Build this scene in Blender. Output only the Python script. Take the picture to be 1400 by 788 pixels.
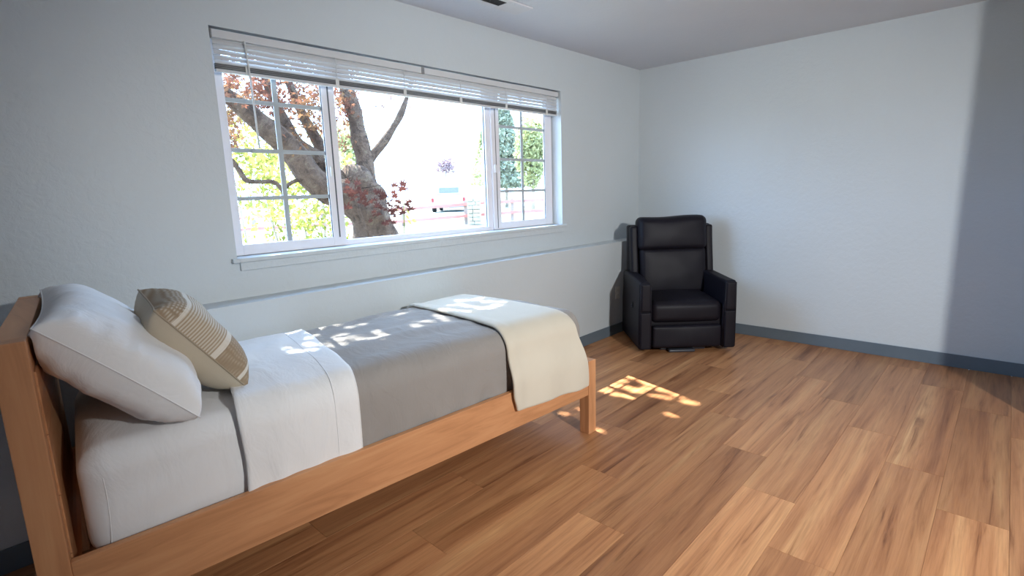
import bpy, bmesh, math, random
from mathutils import Vector, Matrix, noise

for o in list(bpy.data.objects): bpy.data.objects.remove(o)
scene = bpy.context.scene
COL = scene.collection
R = random.Random(7)

# ------------------------------------------------------------------ camera
CAM = Vector((-4.76484, -2.72875, 1.32482))
YAW, PITCH, ROLL, FPX = 0.813344, 0.180058, -0.0308825, 719.5
def cam_axes():
    f = Vector((math.sin(YAW)*math.cos(PITCH), math.cos(YAW)*math.cos(PITCH), -math.sin(PITCH)))
    r = Vector((math.cos(YAW), -math.sin(YAW), 0)); u = r.cross(f)
    c, s = math.cos(ROLL), math.sin(ROLL)
    return c*r + s*u, -s*r + c*u, f
CR, CU, CF = cam_axes()
cd = bpy.data.cameras.new('camera'); cd.sensor_fit = 'HORIZONTAL'; cd.sensor_width = 36.0
cd.lens = FPX/1400*36.0; cd.clip_start = 0.05; cd.clip_end = 500
cam = bpy.data.objects.new('camera', cd); COL.objects.link(cam)
cam.matrix_world = Matrix(((CR.x, CU.x, -CF.x, CAM.x), (CR.y, CU.y, -CF.y, CAM.y), (CR.z, CU.z, -CF.z, CAM.z), (0, 0, 0, 1)))
scene.camera = cam

def ray(px, py): return CF + CR*((px-700)/FPX) - CU*((py-394)/FPX)
def on(px, py, ax, v):                      # photo pixel -> point on an axis-aligned plane
    d = ray(px, py); return CAM + d*((v-CAM[ax])/d[ax])
def far(px, py, dist):                      # photo pixel -> point at a horizontal distance
    d = ray(px, py); return CAM + d*(dist/math.hypot(d.x, d.y))
def project(p):
    d = p-CAM; z = d.dot(CF)
    if z <= 0.01: return (-9999, -9999)
    return (700+FPX*d.dot(CR)/z, 394-FPX*d.dot(CU)/z)

# ------------------------------------------------------------------ light
w = bpy.data.worlds.new('sky'); scene.world = w; w.use_nodes = True
bg = w.node_tree.nodes['Background']; bg.inputs[0].default_value = (0.46, 0.70, 1.10, 1); bg.inputs[1].default_value = 12.0
SUN_DIR = Vector((-0.194, -0.776, -1.0)).normalized()
sl = bpy.data.lights.new('sun', 'SUN'); sl.energy = 36; sl.angle = math.radians(0.53); sl.color = (1, 0.95, 0.87)
so = bpy.data.objects.new('sun', sl); COL.objects.link(so)
so.rotation_euler = SUN_DIR.to_track_quat('-Z', 'Y').to_euler(); so.location = (2, 6, 8)
pl_ = bpy.data.lights.new('window_portal', 'AREA'); pl_.shape = 'RECTANGLE'; pl_.size = 2.6; pl_.size_y = 1.1
pl_.cycles.is_portal = True
po = bpy.data.objects.new('window_portal', pl_); COL.objects.link(po)
po.location = (-2.53, 0.2, 1.58); po.rotation_euler = (math.radians(-90), 0, 0)
LAMP = Vector((-3.7, -4.6, 2.0)); AIM = Vector((-1.66, -0.95, 0.42))   # ceiling spotlight in the open room behind the camera
ll = bpy.data.lights.new('spot_bulb', 'SPOT'); ll.energy = 560; ll.shadow_soft_size = 0.09; ll.color = (0.97, 0.975, 0.955)
ll.spot_size = math.radians(101); ll.spot_blend = 1.0
lo = bpy.data.objects.new('spot_bulb', ll); COL.objects.link(lo); lo.location = LAMP
lo.rotation_euler = (AIM-LAMP).to_track_quat('-Z', 'Y').to_euler()
vs = scene.view_settings
vs.view_transform = 'Standard'; vs.look = 'None'; vs.exposure = 0.0; vs.gamma = 1.0; vs.use_curve_mapping = False

# ------------------------------------------------------------------ materials
def mat(name, col, rough=0.6, spec=0.4, metal=0.0):
    m = bpy.data.materials.new(name); m.use_nodes = True
    b = m.node_tree.nodes['Principled BSDF']
    b.inputs['Base Color'].default_value = (*col, 1); b.inputs['Roughness'].default_value = rough
    b.inputs['Specular IOR Level'].default_value = spec; b.inputs['Metallic'].default_value = metal
    return m
def nd(m, t, **kw):
    n = m.node_tree.nodes.new(t)
    for k, v in kw.items(): setattr(n, k, v)
    return n
def lk(m, a, b): m.node_tree.links.new(a, b)
def bsdf(m): return m.node_tree.nodes['Principled BSDF']
def coords(m, scale=(1, 1, 1), kind='Object'):
    tc = nd(m, 'ShaderNodeTexCoord'); mp = nd(m, 'ShaderNodeMapping')
    mp.inputs['Scale'].default_value = scale; lk(m, tc.outputs[kind], mp.inputs['Vector']); return mp.outputs[0]
def noise_tex(m, vec, scale, detail=4, rough=0.55, dist=0.0):
    n = nd(m, 'ShaderNodeTexNoise'); n.inputs['Scale'].default_value = scale; n.inputs['Detail'].default_value = detail
    n.inputs['Roughness'].default_value = rough; n.inputs['Distortion'].default_value = dist
    lk(m, vec, n.inputs['Vector']); return n.outputs['Fac']
def ramp(m, fac, stops):
    r = nd(m, 'ShaderNodeValToRGB'); e = r.color_ramp.elements
    while len(e) < len(stops): e.new(0.5)
    for el, (p, c) in zip(e, stops): el.position = p; el.color = (*c, 1)
    lk(m, fac, r.inputs[0]); return r.outputs[0]
def bump(m, fac, strength, dist=0.01):
    b = nd(m, 'ShaderNodeBump'); b.inputs['Strength'].default_value = strength; b.inputs['Distance'].default_value = dist
    lk(m, fac, b.inputs['Height']); lk(m, b.outputs[0], bsdf(m).inputs['Normal'])
def mathn(m, op, a, b=None, c=None):
    n = nd(m, 'ShaderNodeMath', operation=op)
    for i, v in enumerate((a, b, c)):
        if v is None: continue
        if isinstance(v, (int, float)): n.inputs[i].default_value = v
        else: lk(m, v, n.inputs[i])
    return n.outputs[0]
def mixc(m, fac, a, b):
    n = nd(m, 'ShaderNodeMix', data_type='RGBA')
    if isinstance(fac, (int, float)): n.inputs[0].default_value = fac
    else: lk(m, fac, n.inputs[0])
    for i, v in ((6, a), (7, b)):
        if isinstance(v, tuple): n.inputs[i].default_value = (*v, 1)
        else: lk(m, v, n.inputs[i])
    return n.outputs[2]
def varied(name, c1, c2, rough, scale, bstr=0.0, bscale=None, stretch=(1, 1, 1), spec=0.4, bdist=0.01):
    m = mat(name, c1, rough, spec); v = coords(m, stretch)
    lk(m, ramp(m, noise_tex(m, v, scale), [(0.3, c1), (0.7, c2)]), bsdf(m).inputs['Base Color'])
    if bstr: bump(m, noise_tex(m, v, bscale or scale*4), bstr, bdist)
    return m

M = {}
def wall_paint(name, col, rough):
    m = mat(name, col, rough, 0.5); v = coords(m)
    c2 = tuple(x*0.965 for x in col)
    lk(m, ramp(m, noise_tex(m, v, 1.3, 3), [(0.3, c2), (0.7, col)]), bsdf(m).inputs['Base Color'])
    n1 = noise_tex(m, v, 26, 5, 0.6, 0.4)
    bump(m, ramp(m, n1, [(0.42, (0, 0, 0)), (0.58, (1, 1, 1))]), 0.16, 0.004)
    return m
M['wall'] = wall_paint('blue_grey_wall_paint', (0.585, 0.635, 0.668), 0.42)
M['ceiling'] = wall_paint('ceiling_paint', (0.70, 0.72, 0.76), 0.8)
M['reveal'] = wall_paint('window_reveal_paint', (0.66, 0.71, 0.74), 0.5)
M['baseboard'] = varied('slate_blue_vinyl', (0.115, 0.15, 0.185), (0.13, 0.165, 0.20), 0.45, 6)
M['vinyl'] = varied('white_window_vinyl', (0.80, 0.79, 0.84), (0.83, 0.82, 0.86), 0.35, 5)
M['muntin'] = varied('backlit_vinyl_grille', (0.50, 0.50, 0.54), (0.54, 0.54, 0.58), 0.5, 6)  # window vinyl made darker: backlit shade put into the colour
M['gasket'] = varied('dark_gasket', (0.10, 0.11, 0.13), (0.13, 0.14, 0.16), 0.6, 9)
M['blind'] = varied('white_blind_slats', (0.60, 0.61, 0.63), (0.64, 0.65, 0.67), 0.4, 8)
M['blind_dark'] = varied('blind_caps_stack_shade', (0.20, 0.20, 0.21), (0.27, 0.27, 0.27), 0.5, 12, stretch=(1, 8, 8))  # end caps and clip; on the stacked slats it paints their shade
M['cord'] = varied('white_cord', (0.75, 0.75, 0.74), (0.68, 0.68, 0.68), 0.7, 60)

def glass():
    m = bpy.data.materials.new('window_glass'); m.use_nodes = True; nt = m.node_tree; nt.nodes.clear()
    out = nd(m, 'ShaderNodeOutputMaterial'); mx = nd(m, 'ShaderNodeMixShader'); tr = nd(m, 'ShaderNodeBsdfTransparent')
    gl = nd(m, 'ShaderNodeBsdfGlossy'); gl.inputs['Roughness'].default_value = 0.02
    fr = nd(m, 'ShaderNodeLayerWeight'); fr.inputs[0].default_value = 0.5
    refl = mathn(m, 'ADD', 0.02, mathn(m, 'MULTIPLY', mathn(m, 'POWER', fr.outputs['Facing'], 5.0), 0.5))
    tr.inputs[0].default_value = (0.95, 0.97, 0.96, 1)
    lk(m, refl, mx.inputs[0]); lk(m, tr.outputs[0], mx.inputs[1]); lk(m, gl.outputs[0], mx.inputs[2]); lk(m, mx.outputs[0], out.inputs[0])
    return m
M['glass'] = glass()

def floor_wood():
    m = mat('vinyl_plank_wood', (0.3, 0.15, 0.07), 0.38, 0.45)
    info = nd(m, 'ShaderNodeObjectInfo'); tc = nd(m, 'ShaderNodeTexCoord')
    off = nd(m, 'ShaderNodeVectorMath', operation='SCALE'); cmb = nd(m, 'ShaderNodeCombineXYZ')
    rnd = info.outputs['Random']
    lk(m, rnd, cmb.inputs[0]); lk(m, mathn(m, 'FRACT', mathn(m, 'MULTIPLY', rnd, 7.31)), cmb.inputs[1]); lk(m, mathn(m, 'FRACT', mathn(m, 'MULTIPLY', rnd, 13.7)), cmb.inputs[2])
    lk(m, cmb.outputs[0], off.inputs[0]); off.inputs['Scale'].default_value = 37.0
    add = nd(m, 'ShaderNodeVectorMath', operation='ADD'); lk(m, tc.outputs['Object'], add.inputs[0]); lk(m, off.outputs[0], add.inputs[1])
    def mp(s):
        n = nd(m, 'ShaderNodeMapping'); n.inputs['Scale'].default_value = s; lk(m, add.outputs[0], n.inputs['Vector']); return n.outputs[0]
    wide = noise_tex(m, mp((0.5, 13.0, 13.0)), 1.0, 4, 0.55, 0.5)        # broad heart/sap-wood bands
    mid = noise_tex(m, mp((1.6, 26, 26)), 1.0, 5, 0.6, 0.9)             # cathedral figure
    fine = noise_tex(m, mp((5, 190, 190)), 1.0, 3, 0.6)                 # pores
    base = ramp(m, wide, [(0.28, (0.31, 0.130, 0.058)), (0.42, (0.45, 0.205, 0.090)), (0.55, (0.51, 0.245, 0.110)), (0.66, (0.56, 0.290, 0.132)), (0.76, (0.70, 0.42, 0.205))])
    fig = ramp(m, mid, [(0.30, (0.50, 0.42, 0.37)), (0.41, (0.84, 0.80, 0.77)), (0.55, (1, 1, 1)), (0.75, (1.08, 1.06, 1.02))])
    mul = nd(m, 'ShaderNodeMix', data_type='RGBA', blend_type='MULTIPLY'); mul.inputs[0].default_value = 1.0
    lk(m, base, mul.inputs[6]); lk(m, fig, mul.inputs[7])
    tone = info.outputs['Color']
    mul2 = nd(m, 'ShaderNodeMix', data_type='RGBA', blend_type='MULTIPLY'); mul2.inputs[0].default_value = 1.0
    lk(m, mul.outputs[2], mul2.inputs[6]); lk(m, tone, mul2.inputs[7])
    mul3 = nd(m, 'ShaderNodeMix', data_type='RGBA', blend_type='MULTIPLY'); mul3.inputs[0].default_value = 0.5
    lk(m, mul2.outputs[2], mul3.inputs[6]); lk(m, ramp(m, fine, [(0.3, (0.7, 0.66, 0.62)), (0.55, (1, 1, 1))]), mul3.inputs[7])
    lk(m, mul3.outputs[2], bsdf(m).inputs['Base Color'])
    bump(m, fine, 0.08, 0.002)
    return m
M['floor'] = floor_wood()
M['underfloor'] = varied('dark_underlay', (0.05, 0.025, 0.012), (0.07, 0.035, 0.017), 0.8, 3)

def oak(name, stretch, c1, c2, c3):
    m = mat(name, c2, 0.42, 0.4)
    v = coords(m, stretch)
    n = noise_tex(m, v, 1.0, 5, 0.6, 0.7)
    lk(m, ramp(m, n, [(0.3, c1), (0.5, c2), (0.72, c3)]), bsdf(m).inputs['Base Color'])
    bump(m, noise_tex(m, v, 4.0, 3), 0.06, 0.002)
    return m
OC = ((0.45, 0.205, 0.092), (0.575, 0.275, 0.128), (0.64, 0.335, 0.165))
M['wood_x'] = oak('light_wood_lengthwise', (1.6, 22, 22), *OC)
M['wood_y'] = oak('light_wood_crosswise', (22, 1.6, 22), *OC)
M['wood_z'] = oak('light_wood_upright', (22, 22, 1.6), *OC)

def fabric(name, c1, c2, rough=0.85, scale=3, weave=420, bstr=0.12, sheen=0.15, crease=0.0):
    m = mat(name, c1, rough, 0.2); v = coords(m)
    lk(m, ramp(m, noise_tex(m, v, scale, 4), [(0.3, c1), (0.7, c2)]), bsdf(m).inputs['Base Color'])
    bump(m, noise_tex(m, v, weave, 2), bstr, 0.001)
    if crease:
        b2 = nd(m, 'ShaderNodeBump'); b2.inputs['Strength'].default_value = crease; b2.inputs['Distance'].default_value = 0.02
        lk(m, noise_tex(m, coords(m, (9, 5, 4)), 1.0, 4, 0.55, 1.2), b2.inputs['Height'])
        first = [n for n in m.node_tree.nodes if n.type == 'BUMP' and n != b2][0]; lk(m, b2.outputs[0], first.inputs['Normal'])
    bsdf(m).inputs['Sheen Weight'].default_value = sheen
    return m
M['sheet'] = fabric('white_cotton', (0.80, 0.80, 0.81), (0.83, 0.83, 0.84), crease=0.28)
M['pillow'] = fabric('white_pillow_cotton', (0.82, 0.82, 0.825), (0.85, 0.85, 0.855), crease=0.35)
M['cover'] = fabric('taupe_grey_cotton', (0.285, 0.262, 0.245), (0.315, 0.29, 0.272), crease=0.5)
M['blanket'] = fabric('cream_fleece', (0.60, 0.55, 0.455), (0.64, 0.585, 0.485), 0.95, 5, 300, 0.25, 0.3)
M['cream'] = fabric('cream_cushion_linen', (0.50, 0.435, 0.335), (0.55, 0.48, 0.375), 0.9, 8, 260, 0.3)
M['seam'] = fabric('cushion_seam', (0.33, 0.27, 0.19), (0.40, 0.33, 0.25))

def plaid():
    m = mat('plaid_cushion_weave', (0.5, 0.4, 0.3), 0.9, 0.2)
    tc = nd(m, 'ShaderNodeTexCoord'); sp = nd(m, 'ShaderNodeSeparateXYZ'); lk(m, tc.outputs['Object'], sp.inputs[0])
    x, y = sp.outputs[0], sp.outputs[1]         # x across the cushion, y up it
    def wave(c, k): return mathn(m, 'MULTIPLY_ADD', mathn(m, 'SINE', mathn(m, 'MULTIPLY', c, k)), 0.5, 0.5)
    def band(c, p, wd): return mathn(m, 'LESS_THAN', mathn(m, 'ABSOLUTE', mathn(m, 'SUBTRACT', c, p)), wd)
    wy, wx = wave(y, 640), wave(x, 560)
    light, tan, brown = (0.60, 0.54, 0.45), (0.40, 0.315, 0.22), (0.33, 0.25, 0.17)
    striped = mixc(m, mathn(m, 'GREATER_THAN', wy, 0.52), light, tan)
    block = mixc(m, mathn(m, 'MULTIPLY', mathn(m, 'MULTIPLY', wx, wy), 0.8), brown, (0.45, 0.365, 0.27))
    pale = mixc(m, mathn(m, 'MULTIPLY', wy, 0.3), (0.66, 0.61, 0.53), light)
    near = mathn(m, 'LESS_THAN', x, 0.02)
    low = mixc(m, near, pale, block)
    up = mixc(m, mathn(m, 'LESS_THAN', x, 0.085), pale, striped)
    both = mixc(m, mathn(m, 'GREATER_THAN', y, -0.04), low, up)
    both = mixc(m, mathn(m, 'GREATER_THAN', y, 0.125), both, mixc(m, mathn(m, 'MULTIPLY', mathn(m, 'MULTIPLY', wx, wy), 0.9), brown, light))
    b = mathn(m, 'MAXIMUM', band(y, -0.04, 0.010), mathn(m, 'MAXIMUM', band(y, 0.122, 0.006), band(y, -0.15, 0.006)))
    both = mixc(m, b, both, (0.70, 0.65, 0.57))
    lk(m, both, bsdf(m).inputs['Base Color'])
    bump(m, mathn(m, 'ADD', wy, wx), 0.35, 0.002)
    return m
M['plaid'] = plaid()
M['leather'] = varied('black_leatherette', (0.0075, 0.0065, 0.0105), (0.010, 0.0085, 0.0135), 0.50, 7, 0.12, 160, bdist=0.002, spec=0.2)
M['chair_metal'] = varied('dark_grey_base', (0.045, 0.05, 0.065), (0.055, 0.06, 0.075), 0.35, 8)
M['white_plastic'] = varied('white_plastic', (0.72, 0.72, 0.70), (0.76, 0.76, 0.74), 0.35, 10)
M['slot'] = varied('dark_slot', (0.02, 0.02, 0.02), (0.03, 0.03, 0.03), 0.7, 10)
M['vent'] = varied('white_vent_enamel', (0.66, 0.66, 0.68), (0.70, 0.70, 0.72), 0.4, 9)
M['vent_dark'] = varied('dark_vent_grille', (0.035, 0.036, 0.04), (0.06, 0.06, 0.065), 0.6, 20)
M['brass'] = varied('lamp_metal', (0.30, 0.27, 0.22), (0.34, 0.31, 0.26), 0.35, 6)
# outdoors
def bark():
    m = mat('lichen_bark', (0.126, 0.101, 0.084), 0.9, 0.2); v = coords(m)
    big = noise_tex(m, v, 13, 6, 0.7, 0.8); fine = noise_tex(m, v, 55, 4, 0.7)
    c = ramp(m, big, [(0.34, (0.045, 0.024, 0.015)), (0.47, (0.150, 0.090, 0.060)), (0.57, (0.20, 0.125, 0.083)), (0.68, (0.26, 0.20, 0.125))])
    lk(m, mixc(m, mathn(m, 'MULTIPLY', fine, 0.5), c, (0.071, 0.055, 0.046)), bsdf(m).inputs['Base Color'])
    bump(m, mathn(m, 'ADD', big, fine), 1.0, 0.05)
    return m
M['bark'] = bark()
M['far_bark'] = varied('pale_far_bark', (0.30, 0.25, 0.19), (0.36, 0.30, 0.23), 0.9, 5)
def leaf_mat(name, stops, trans=0.5):
    m = bpy.data.materials.new(name); m.use_nodes = True; nt = m.node_tree; nt.nodes.clear()
    out = nd(m, 'ShaderNodeOutputMaterial'); mx = nd(m, 'ShaderNodeMixShader'); mx.inputs[0].default_value = trans
    d = nd(m, 'ShaderNodeBsdfDiffuse'); t = nd(m, 'ShaderNodeBsdfTranslucent')
    c = ramp(m, noise_tex(m, coords(m), 2.6, 3), stops)
    lk(m, c, d.inputs[0]); lk(m, c, t.inputs[0]); lk(m, d.outputs[0], mx.inputs[1]); lk(m, t.outputs[0], mx.inputs[2]); lk(m, mx.outputs[0], out.inputs[0])
    return m
M['leaf_red'] = leaf_mat('red_maple_leaves', [(0.35, (0.110, 0.050, 0.038)), (0.5, (0.155, 0.066, 0.042)), (0.62, (0.185, 0.105, 0.052)), (0.75, (0.115, 0.052, 0.042))])
M['leaf_purple'] = leaf_mat('purple_maple_leaves', [(0.35, (0.062, 0.026, 0.024)), (0.55, (0.095, 0.034, 0.026)), (0.75, (0.15, 0.058, 0.032))], 0.35)
M['leaf_green'] = leaf_mat('yellow_green_leaves', [(0.3, (0.15, 0.165, 0.035)), (0.5, (0.25, 0.25, 0.06)), (0.7, (0.34, 0.31, 0.10))])
M['leaf_pale'] = leaf_mat('pale_green_leaves', [(0.3, (0.30, 0.32, 0.15)), (0.7, (0.42, 0.41, 0.20))])  # this and the next two leaf colours are lightened as painted distance haze
M['leaf_conifer'] = leaf_mat('blue_green_needles', [(0.3, (0.20, 0.225, 0.16)), (0.7, (0.29, 0.30, 0.20))], 0.2)
M['leaf_plum'] = leaf_mat('plum_leaves', [(0.3, (0.29, 0.215, 0.24)), (0.7, (0.37, 0.28, 0.28))])
M['ground'] = varied('pale_dry_lawn', (0.176, 0.181, 0.143), (0.231, 0.227, 0.197), 0.9, 0.7, 0.3, 30)
M['road'] = varied('sunlit_paving', (0.218, 0.214, 0.206), (0.252, 0.248, 0.239), 0.9, 2)
M['rail'] = varied('red_brown_fence_paint', (0.36, 0.125, 0.10), (0.42, 0.165, 0.13), 0.7, 3)
M['post'] = varied('pale_fence_post', (0.210, 0.168, 0.143), (0.244, 0.202, 0.176), 0.8, 4)
M['stone'] = varied('pale_stone', (0.24, 0.205, 0.15), (0.36, 0.31, 0.225), 0.9, 8, 0.4, 30)
M['car_paint'] = varied('white_car_paint', (0.302, 0.307, 0.319), (0.319, 0.323, 0.336), 0.3, 3)
M['car_glass'] = varied('tinted_car_glass', (0.10, 0.10, 0.14), (0.12, 0.12, 0.16), 0.3, 3)
M['tyre'] = varied('rubber', (0.013, 0.013, 0.015), (0.017, 0.017, 0.019), 0.8, 9)
M['tail'] = varied('red_tail_light', (0.231, 0.021, 0.021), (0.252, 0.029, 0.025), 0.3, 9)

# ------------------------------------------------------------------ mesh helpers
def link(name, me, material, parent=None, smooth=False):
    o = bpy.data.objects.new(name, me); COL.objects.link(o)
    if material is not None: me.materials.append(material)
    if smooth:
        for p in me.polygons: p.use_smooth = True
    if parent is not None: o.parent = parent
    return o
def mesh(name, verts, faces):
    me = bpy.data.meshes.new(name); me.from_pydata([tuple(v) for v in verts], [], faces); me.update(); return me
def tag(o, label=None, cat=None, group=None, kind=None):
    if label: o['label'] = label
    if cat: o['category'] = cat
    if group: o['group'] = group
    if kind: o['kind'] = kind
    return o
def empty(name, loc=(0, 0, 0), rz=0.0):
    o = bpy.data.objects.new(name, None); COL.objects.link(o); o.location = loc; o.rotation_euler = (0, 0, rz); o.empty_display_size = 0.1
    return o
BOXF = [(0, 3, 2, 1), (4, 5, 6, 7), (0, 1, 5, 4), (1, 2, 6, 5), (2, 3, 7, 6), (3, 0, 4, 7)]
def boxv(x0, x1, y0, y1, z0, z1):
    return [(x0, y0, z0), (x1, y0, z0), (x1, y1, z0), (x0, y1, z0), (x0, y0, z1), (x1, y0, z1), (x1, y1, z1), (x0, y1, z1)]
def boxes(name, lst, material, parent=None, bevel=0.0, fn=None):
    """several touching boxes of one part, optional bevel and coordinate map"""
    bm = bmesh.new()
    for b in lst:
        vs_ = [bm.verts.new(v) for v in boxv(*b)]
        fs = [bm.faces.new([vs_[i] for i in f]) for f in BOXF]
    if bevel:
        bmesh.ops.bevel(bm, geom=list(bm.edges), offset=bevel, segments=2, affect='EDGES', profile=0.6)
    if fn:
        for v in bm.verts: v.co = fn(v.co)
    me = bpy.data.meshes.new(name); bm.to_mesh(me); bm.free()
    return link(name, me, material, parent)
def axis_samples(h, r, n):
    k = 4; e = [h - r + r*math.tan(math.radians(45)*i/k) for i in range(k+1)]
    inner = [-(h-r) + 2*(h-r)*i/n for i in range(n+1)]
    return [-x for x in reversed(e[1:])] + inner + e[1:]
def rbox_mesh(name, x0, x1, y0, y1, z0, z1, r, n=(4, 4, 4), fn=None):
    """closed rounded box on a grid; fn deforms every vertex"""
    c = Vector(((x0+x1)/2, (y0+y1)/2, (z0+z1)/2)); h = Vector(((x1-x0)/2, (y1-y0)/2, (z1-z0)/2))
    r = min(r, h.x*0.98, h.y*0.98, h.z*0.98)
    ax = [axis_samples(h[i], r, n[i]) for i in range(3)]
    idx = {}; verts = []; faces = []
    def vid(p):
        k = tuple(round(q, 5) for q in p)
        if k not in idx:
            q = Vector([max(-(h[i]-r), min(h[i]-r, p[i])) for i in range(3)]); d = Vector(p)-q
            v = q + d.normalized()*r if d.length > 1e-9 else q
            v = v + c
            idx[k] = len(verts); verts.append(fn(v) if fn else v)
        return idx[k]
    for a in range(3):
        b, d = (a+1) % 3, (a+2) % 3
        for sgn in (-1, 1):
            for i in range(len(ax[b])-1):
                for j in range(len(ax[d])-1):
                    q = []
                    for (u, v) in ((i, j), (i+1, j), (i+1, j+1), (i, j+1)):
                        p = [0, 0, 0]; p[a] = sgn*h[a]; p[b] = ax[b][u]; p[d] = ax[d][v]; q.append(vid(p))
                    faces.append(q if sgn > 0 else q[::-1])
    return mesh(name, verts, faces)
def rbox(name, dims, r, material, parent=None, n=(4, 4, 4), fn=None):
    return link(name, rbox_mesh(name, *dims, r, n, fn), material, parent, True)
def tube_data(pts, rads, seg=8, wob=0.0, cap=True):
    verts = []; faces = []; prev = None
    pts = [Vector(p) for p in pts]
    for i, p in enumerate(pts):
        t = (pts[min(i+1, len(pts)-1)]-pts[max(i-1, 0)]).normalized()
        if prev is None:
            ref = Vector((0, 0, 1)) if abs(t.z) < 0.9 else Vector((1, 0, 0)); a = t.cross(ref).normalized()
        else: a = (prev - t*prev.dot(t)).normalized()
        prev = a; b = t.cross(a)
        for k in range(seg):
            ang = 2*math.pi*k/seg; d = a*math.cos(ang)+b*math.sin(ang); rr = rads[i]
            q = p + d*rr
            if wob: q = p + d*rr*(1+wob*noise.noise(q*5.0)*1.6)
            verts.append(q)
    for i in range(len(pts)-1):
        for k in range(seg):
            faces.append((i*seg+k, i*seg+(k+1) % seg, (i+1)*seg+(k+1) % seg, (i+1)*seg+k))
    if cap:
        faces.append(tuple(reversed(range(seg)))); faces.append(tuple((len(pts)-1)*seg+k for k in range(seg)))
    return verts, faces
def tube(name, pts, rads, material, parent=None, seg=8, wob=0.0):
    if isinstance(rads, (int, float)): rads = [rads]*len(pts)
    v, f = tube_data(pts, rads, seg, wob); return link(name, mesh(name, v, f), material, parent, True)
def smooth_path(pts, n=6):
    """Catmull-Rom through (Vector, radius)"""
    out = []
    for i in range(len(pts)-1):
        p0, p1, p2, p3 = pts[max(i-1, 0)], pts[i], pts[i+1], pts[min(i+2, len(pts)-1)]
        for k in range(n):
            t = k/n
            q = 0.5*((2*p1[0]) + (p2[0]-p0[0])*t + (2*p0[0]-5*p1[0]+4*p2[0]-p3[0])*t*t + (3*p1[0]-p0[0]-3*p2[0]+p3[0])*t**3)
            out.append((q, p1[1]+(p2[1]-p1[1])*t))
    out.append(pts[-1]); return out
def nz(p, s, seed=0.0): return noise.noise(Vector((p[0]*s+seed, p[1]*s-seed*0.7, p[2]*s+seed*1.3)))
def sstep(a, b, x):
    t = max(0.0, min(1.0, (x-a)/(b-a))); return t*t*(3-2*t)

# ------------------------------------------------------------------ room shell
H = 2.44; XL, YB = -5.5, -6.2
WX0, WX1, WZ0, WZ1 = -3.823, -1.239, 1.046, 2.111
LEDGE_Z, LEDGE_Y = 0.85, -0.16
def struct(o): o['kind'] = 'structure'; return o

fl = struct(boxes('floor', [(XL, 0.0, YB, 0.0, -0.08, -0.006)], M['underfloor']))
# floor planks: edges and end joints read off the photograph (rows run along the window wall)
PW, PL = 0.2185, 1.325
ends = {0: -2.18, 1: -1.865, 2: -1.534, 3: -2.506, 4: -2.176, 5: -1.82, 6: -2.815, 7: -2.35, 8: -1.95, 9: -2.6, 10: -2.2, 11: -1.7, 12: -2.45, -1: -2.5, -2: -2.0}
LIGHT = {(3, -2.51): 1.30, (0, -2.18): 1.14, (2, -1.53): 1.14, (4, -0.85): 1.12, (5, -3.15): 1.25, (4, -2.18): 0.86, (6, -1.49): 0.95, (1, -1.86): 0.95, (1, -0.54): 1.05}
for k in range(-2, 14):
    y0 = -2.85 + PW*k; y1 = min(y0+PW, -0.001)
    if y1-y0 < 0.03: continue
    e = ends.get(k, -2.1)
    cuts = sorted({x for x in [e+PL*i for i in range(-4, 5)] if XL+0.05 < x < -0.05} | {XL+0.002, -0.002})
    for a, b in zip(cuts[:-1], cuts[1:]):
        lx, ly = (b-a)/2, (y1-y0)/2
        bm = bmesh.new()
        vs_ = [bm.verts.new(v) for v in boxv(-lx+0.0003, lx-0.0003, -ly+0.0003, ly-0.0003, -0.0065, 0.0)]
        for f in BOXF: bm.faces.new([vs_[i] for i in f])
        top = [ed for ed in bm.edges if all(v.co.z > -0.001 for v in ed.verts)]
        bmesh.ops.bevel(bm, geom=top, offset=0.0006, segments=1, affect='EDGES')
        me = bpy.data.meshes.new('plank'); bm.to_mesh(me); bm.free()
        o = link('plank', me, M['floor'], fl); o.location = ((a+b)/2, (y0+y1)/2, 0)
        tn = LIGHT.get((k, round(b, 2)), R.choice((0.84, 0.92, 0.97, 1.0, 1.04, 1.1))); o.color = (tn, tn**1.1, tn**1.15, 1)

struct(boxes('ceiling', [(XL-0.1, 0.12, YB-0.1, 0.17, H, H+0.1)], M['ceiling']))
wf = struct(boxes('wall_window', [(XL-0.1, WX0, 0, 0.17, LEDGE_Z-0.1, H), (WX1, 0.12, 0, 0.17, LEDGE_Z-0.1, H), (WX0, WX1, 0, 0.17, WZ1, H), (WX0, WX1, 0, 0.17, LEDGE_Z-0.1, WZ0)], M['wall']))
boxes('foundation_ledge', [(XL, 0.0, LEDGE_Y, 0.17, 0, LEDGE_Z)], M['wall'], wf, 0.0)
struct(boxes('wall_right', [(0.0, 0.12, -3.12, 0.0, 0, H)], M['wall']))
struct(boxes('wall_closet_return', [(-0.92, 0.12, -3.12, -3.0, 0, H)], M['wall']))
struct(boxes('wall_passage', [(-0.92, -0.80, YB, -3.12, 0, H)], M['wall']))
struct(boxes('wall_left', [(XL-0.1, XL, YB, 0.0, 0, H)], M['wall']))
struct(boxes('wall_back', [(XL-0.1, -0.80, YB-0.1, YB, 0, H)], M['wall']))
struct(boxes('baseboard_right', [(-0.011, 0.0, -3.0, LEDGE_Y, 0, 0.093)], M['baseboard'], None, 0.002))
struct(boxes('baseboard_window', [(XL, -0.011, LEDGE_Y-0.011, LEDGE_Y, 0, 0.093)], M['baseboard'], None, 0.002))
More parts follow.
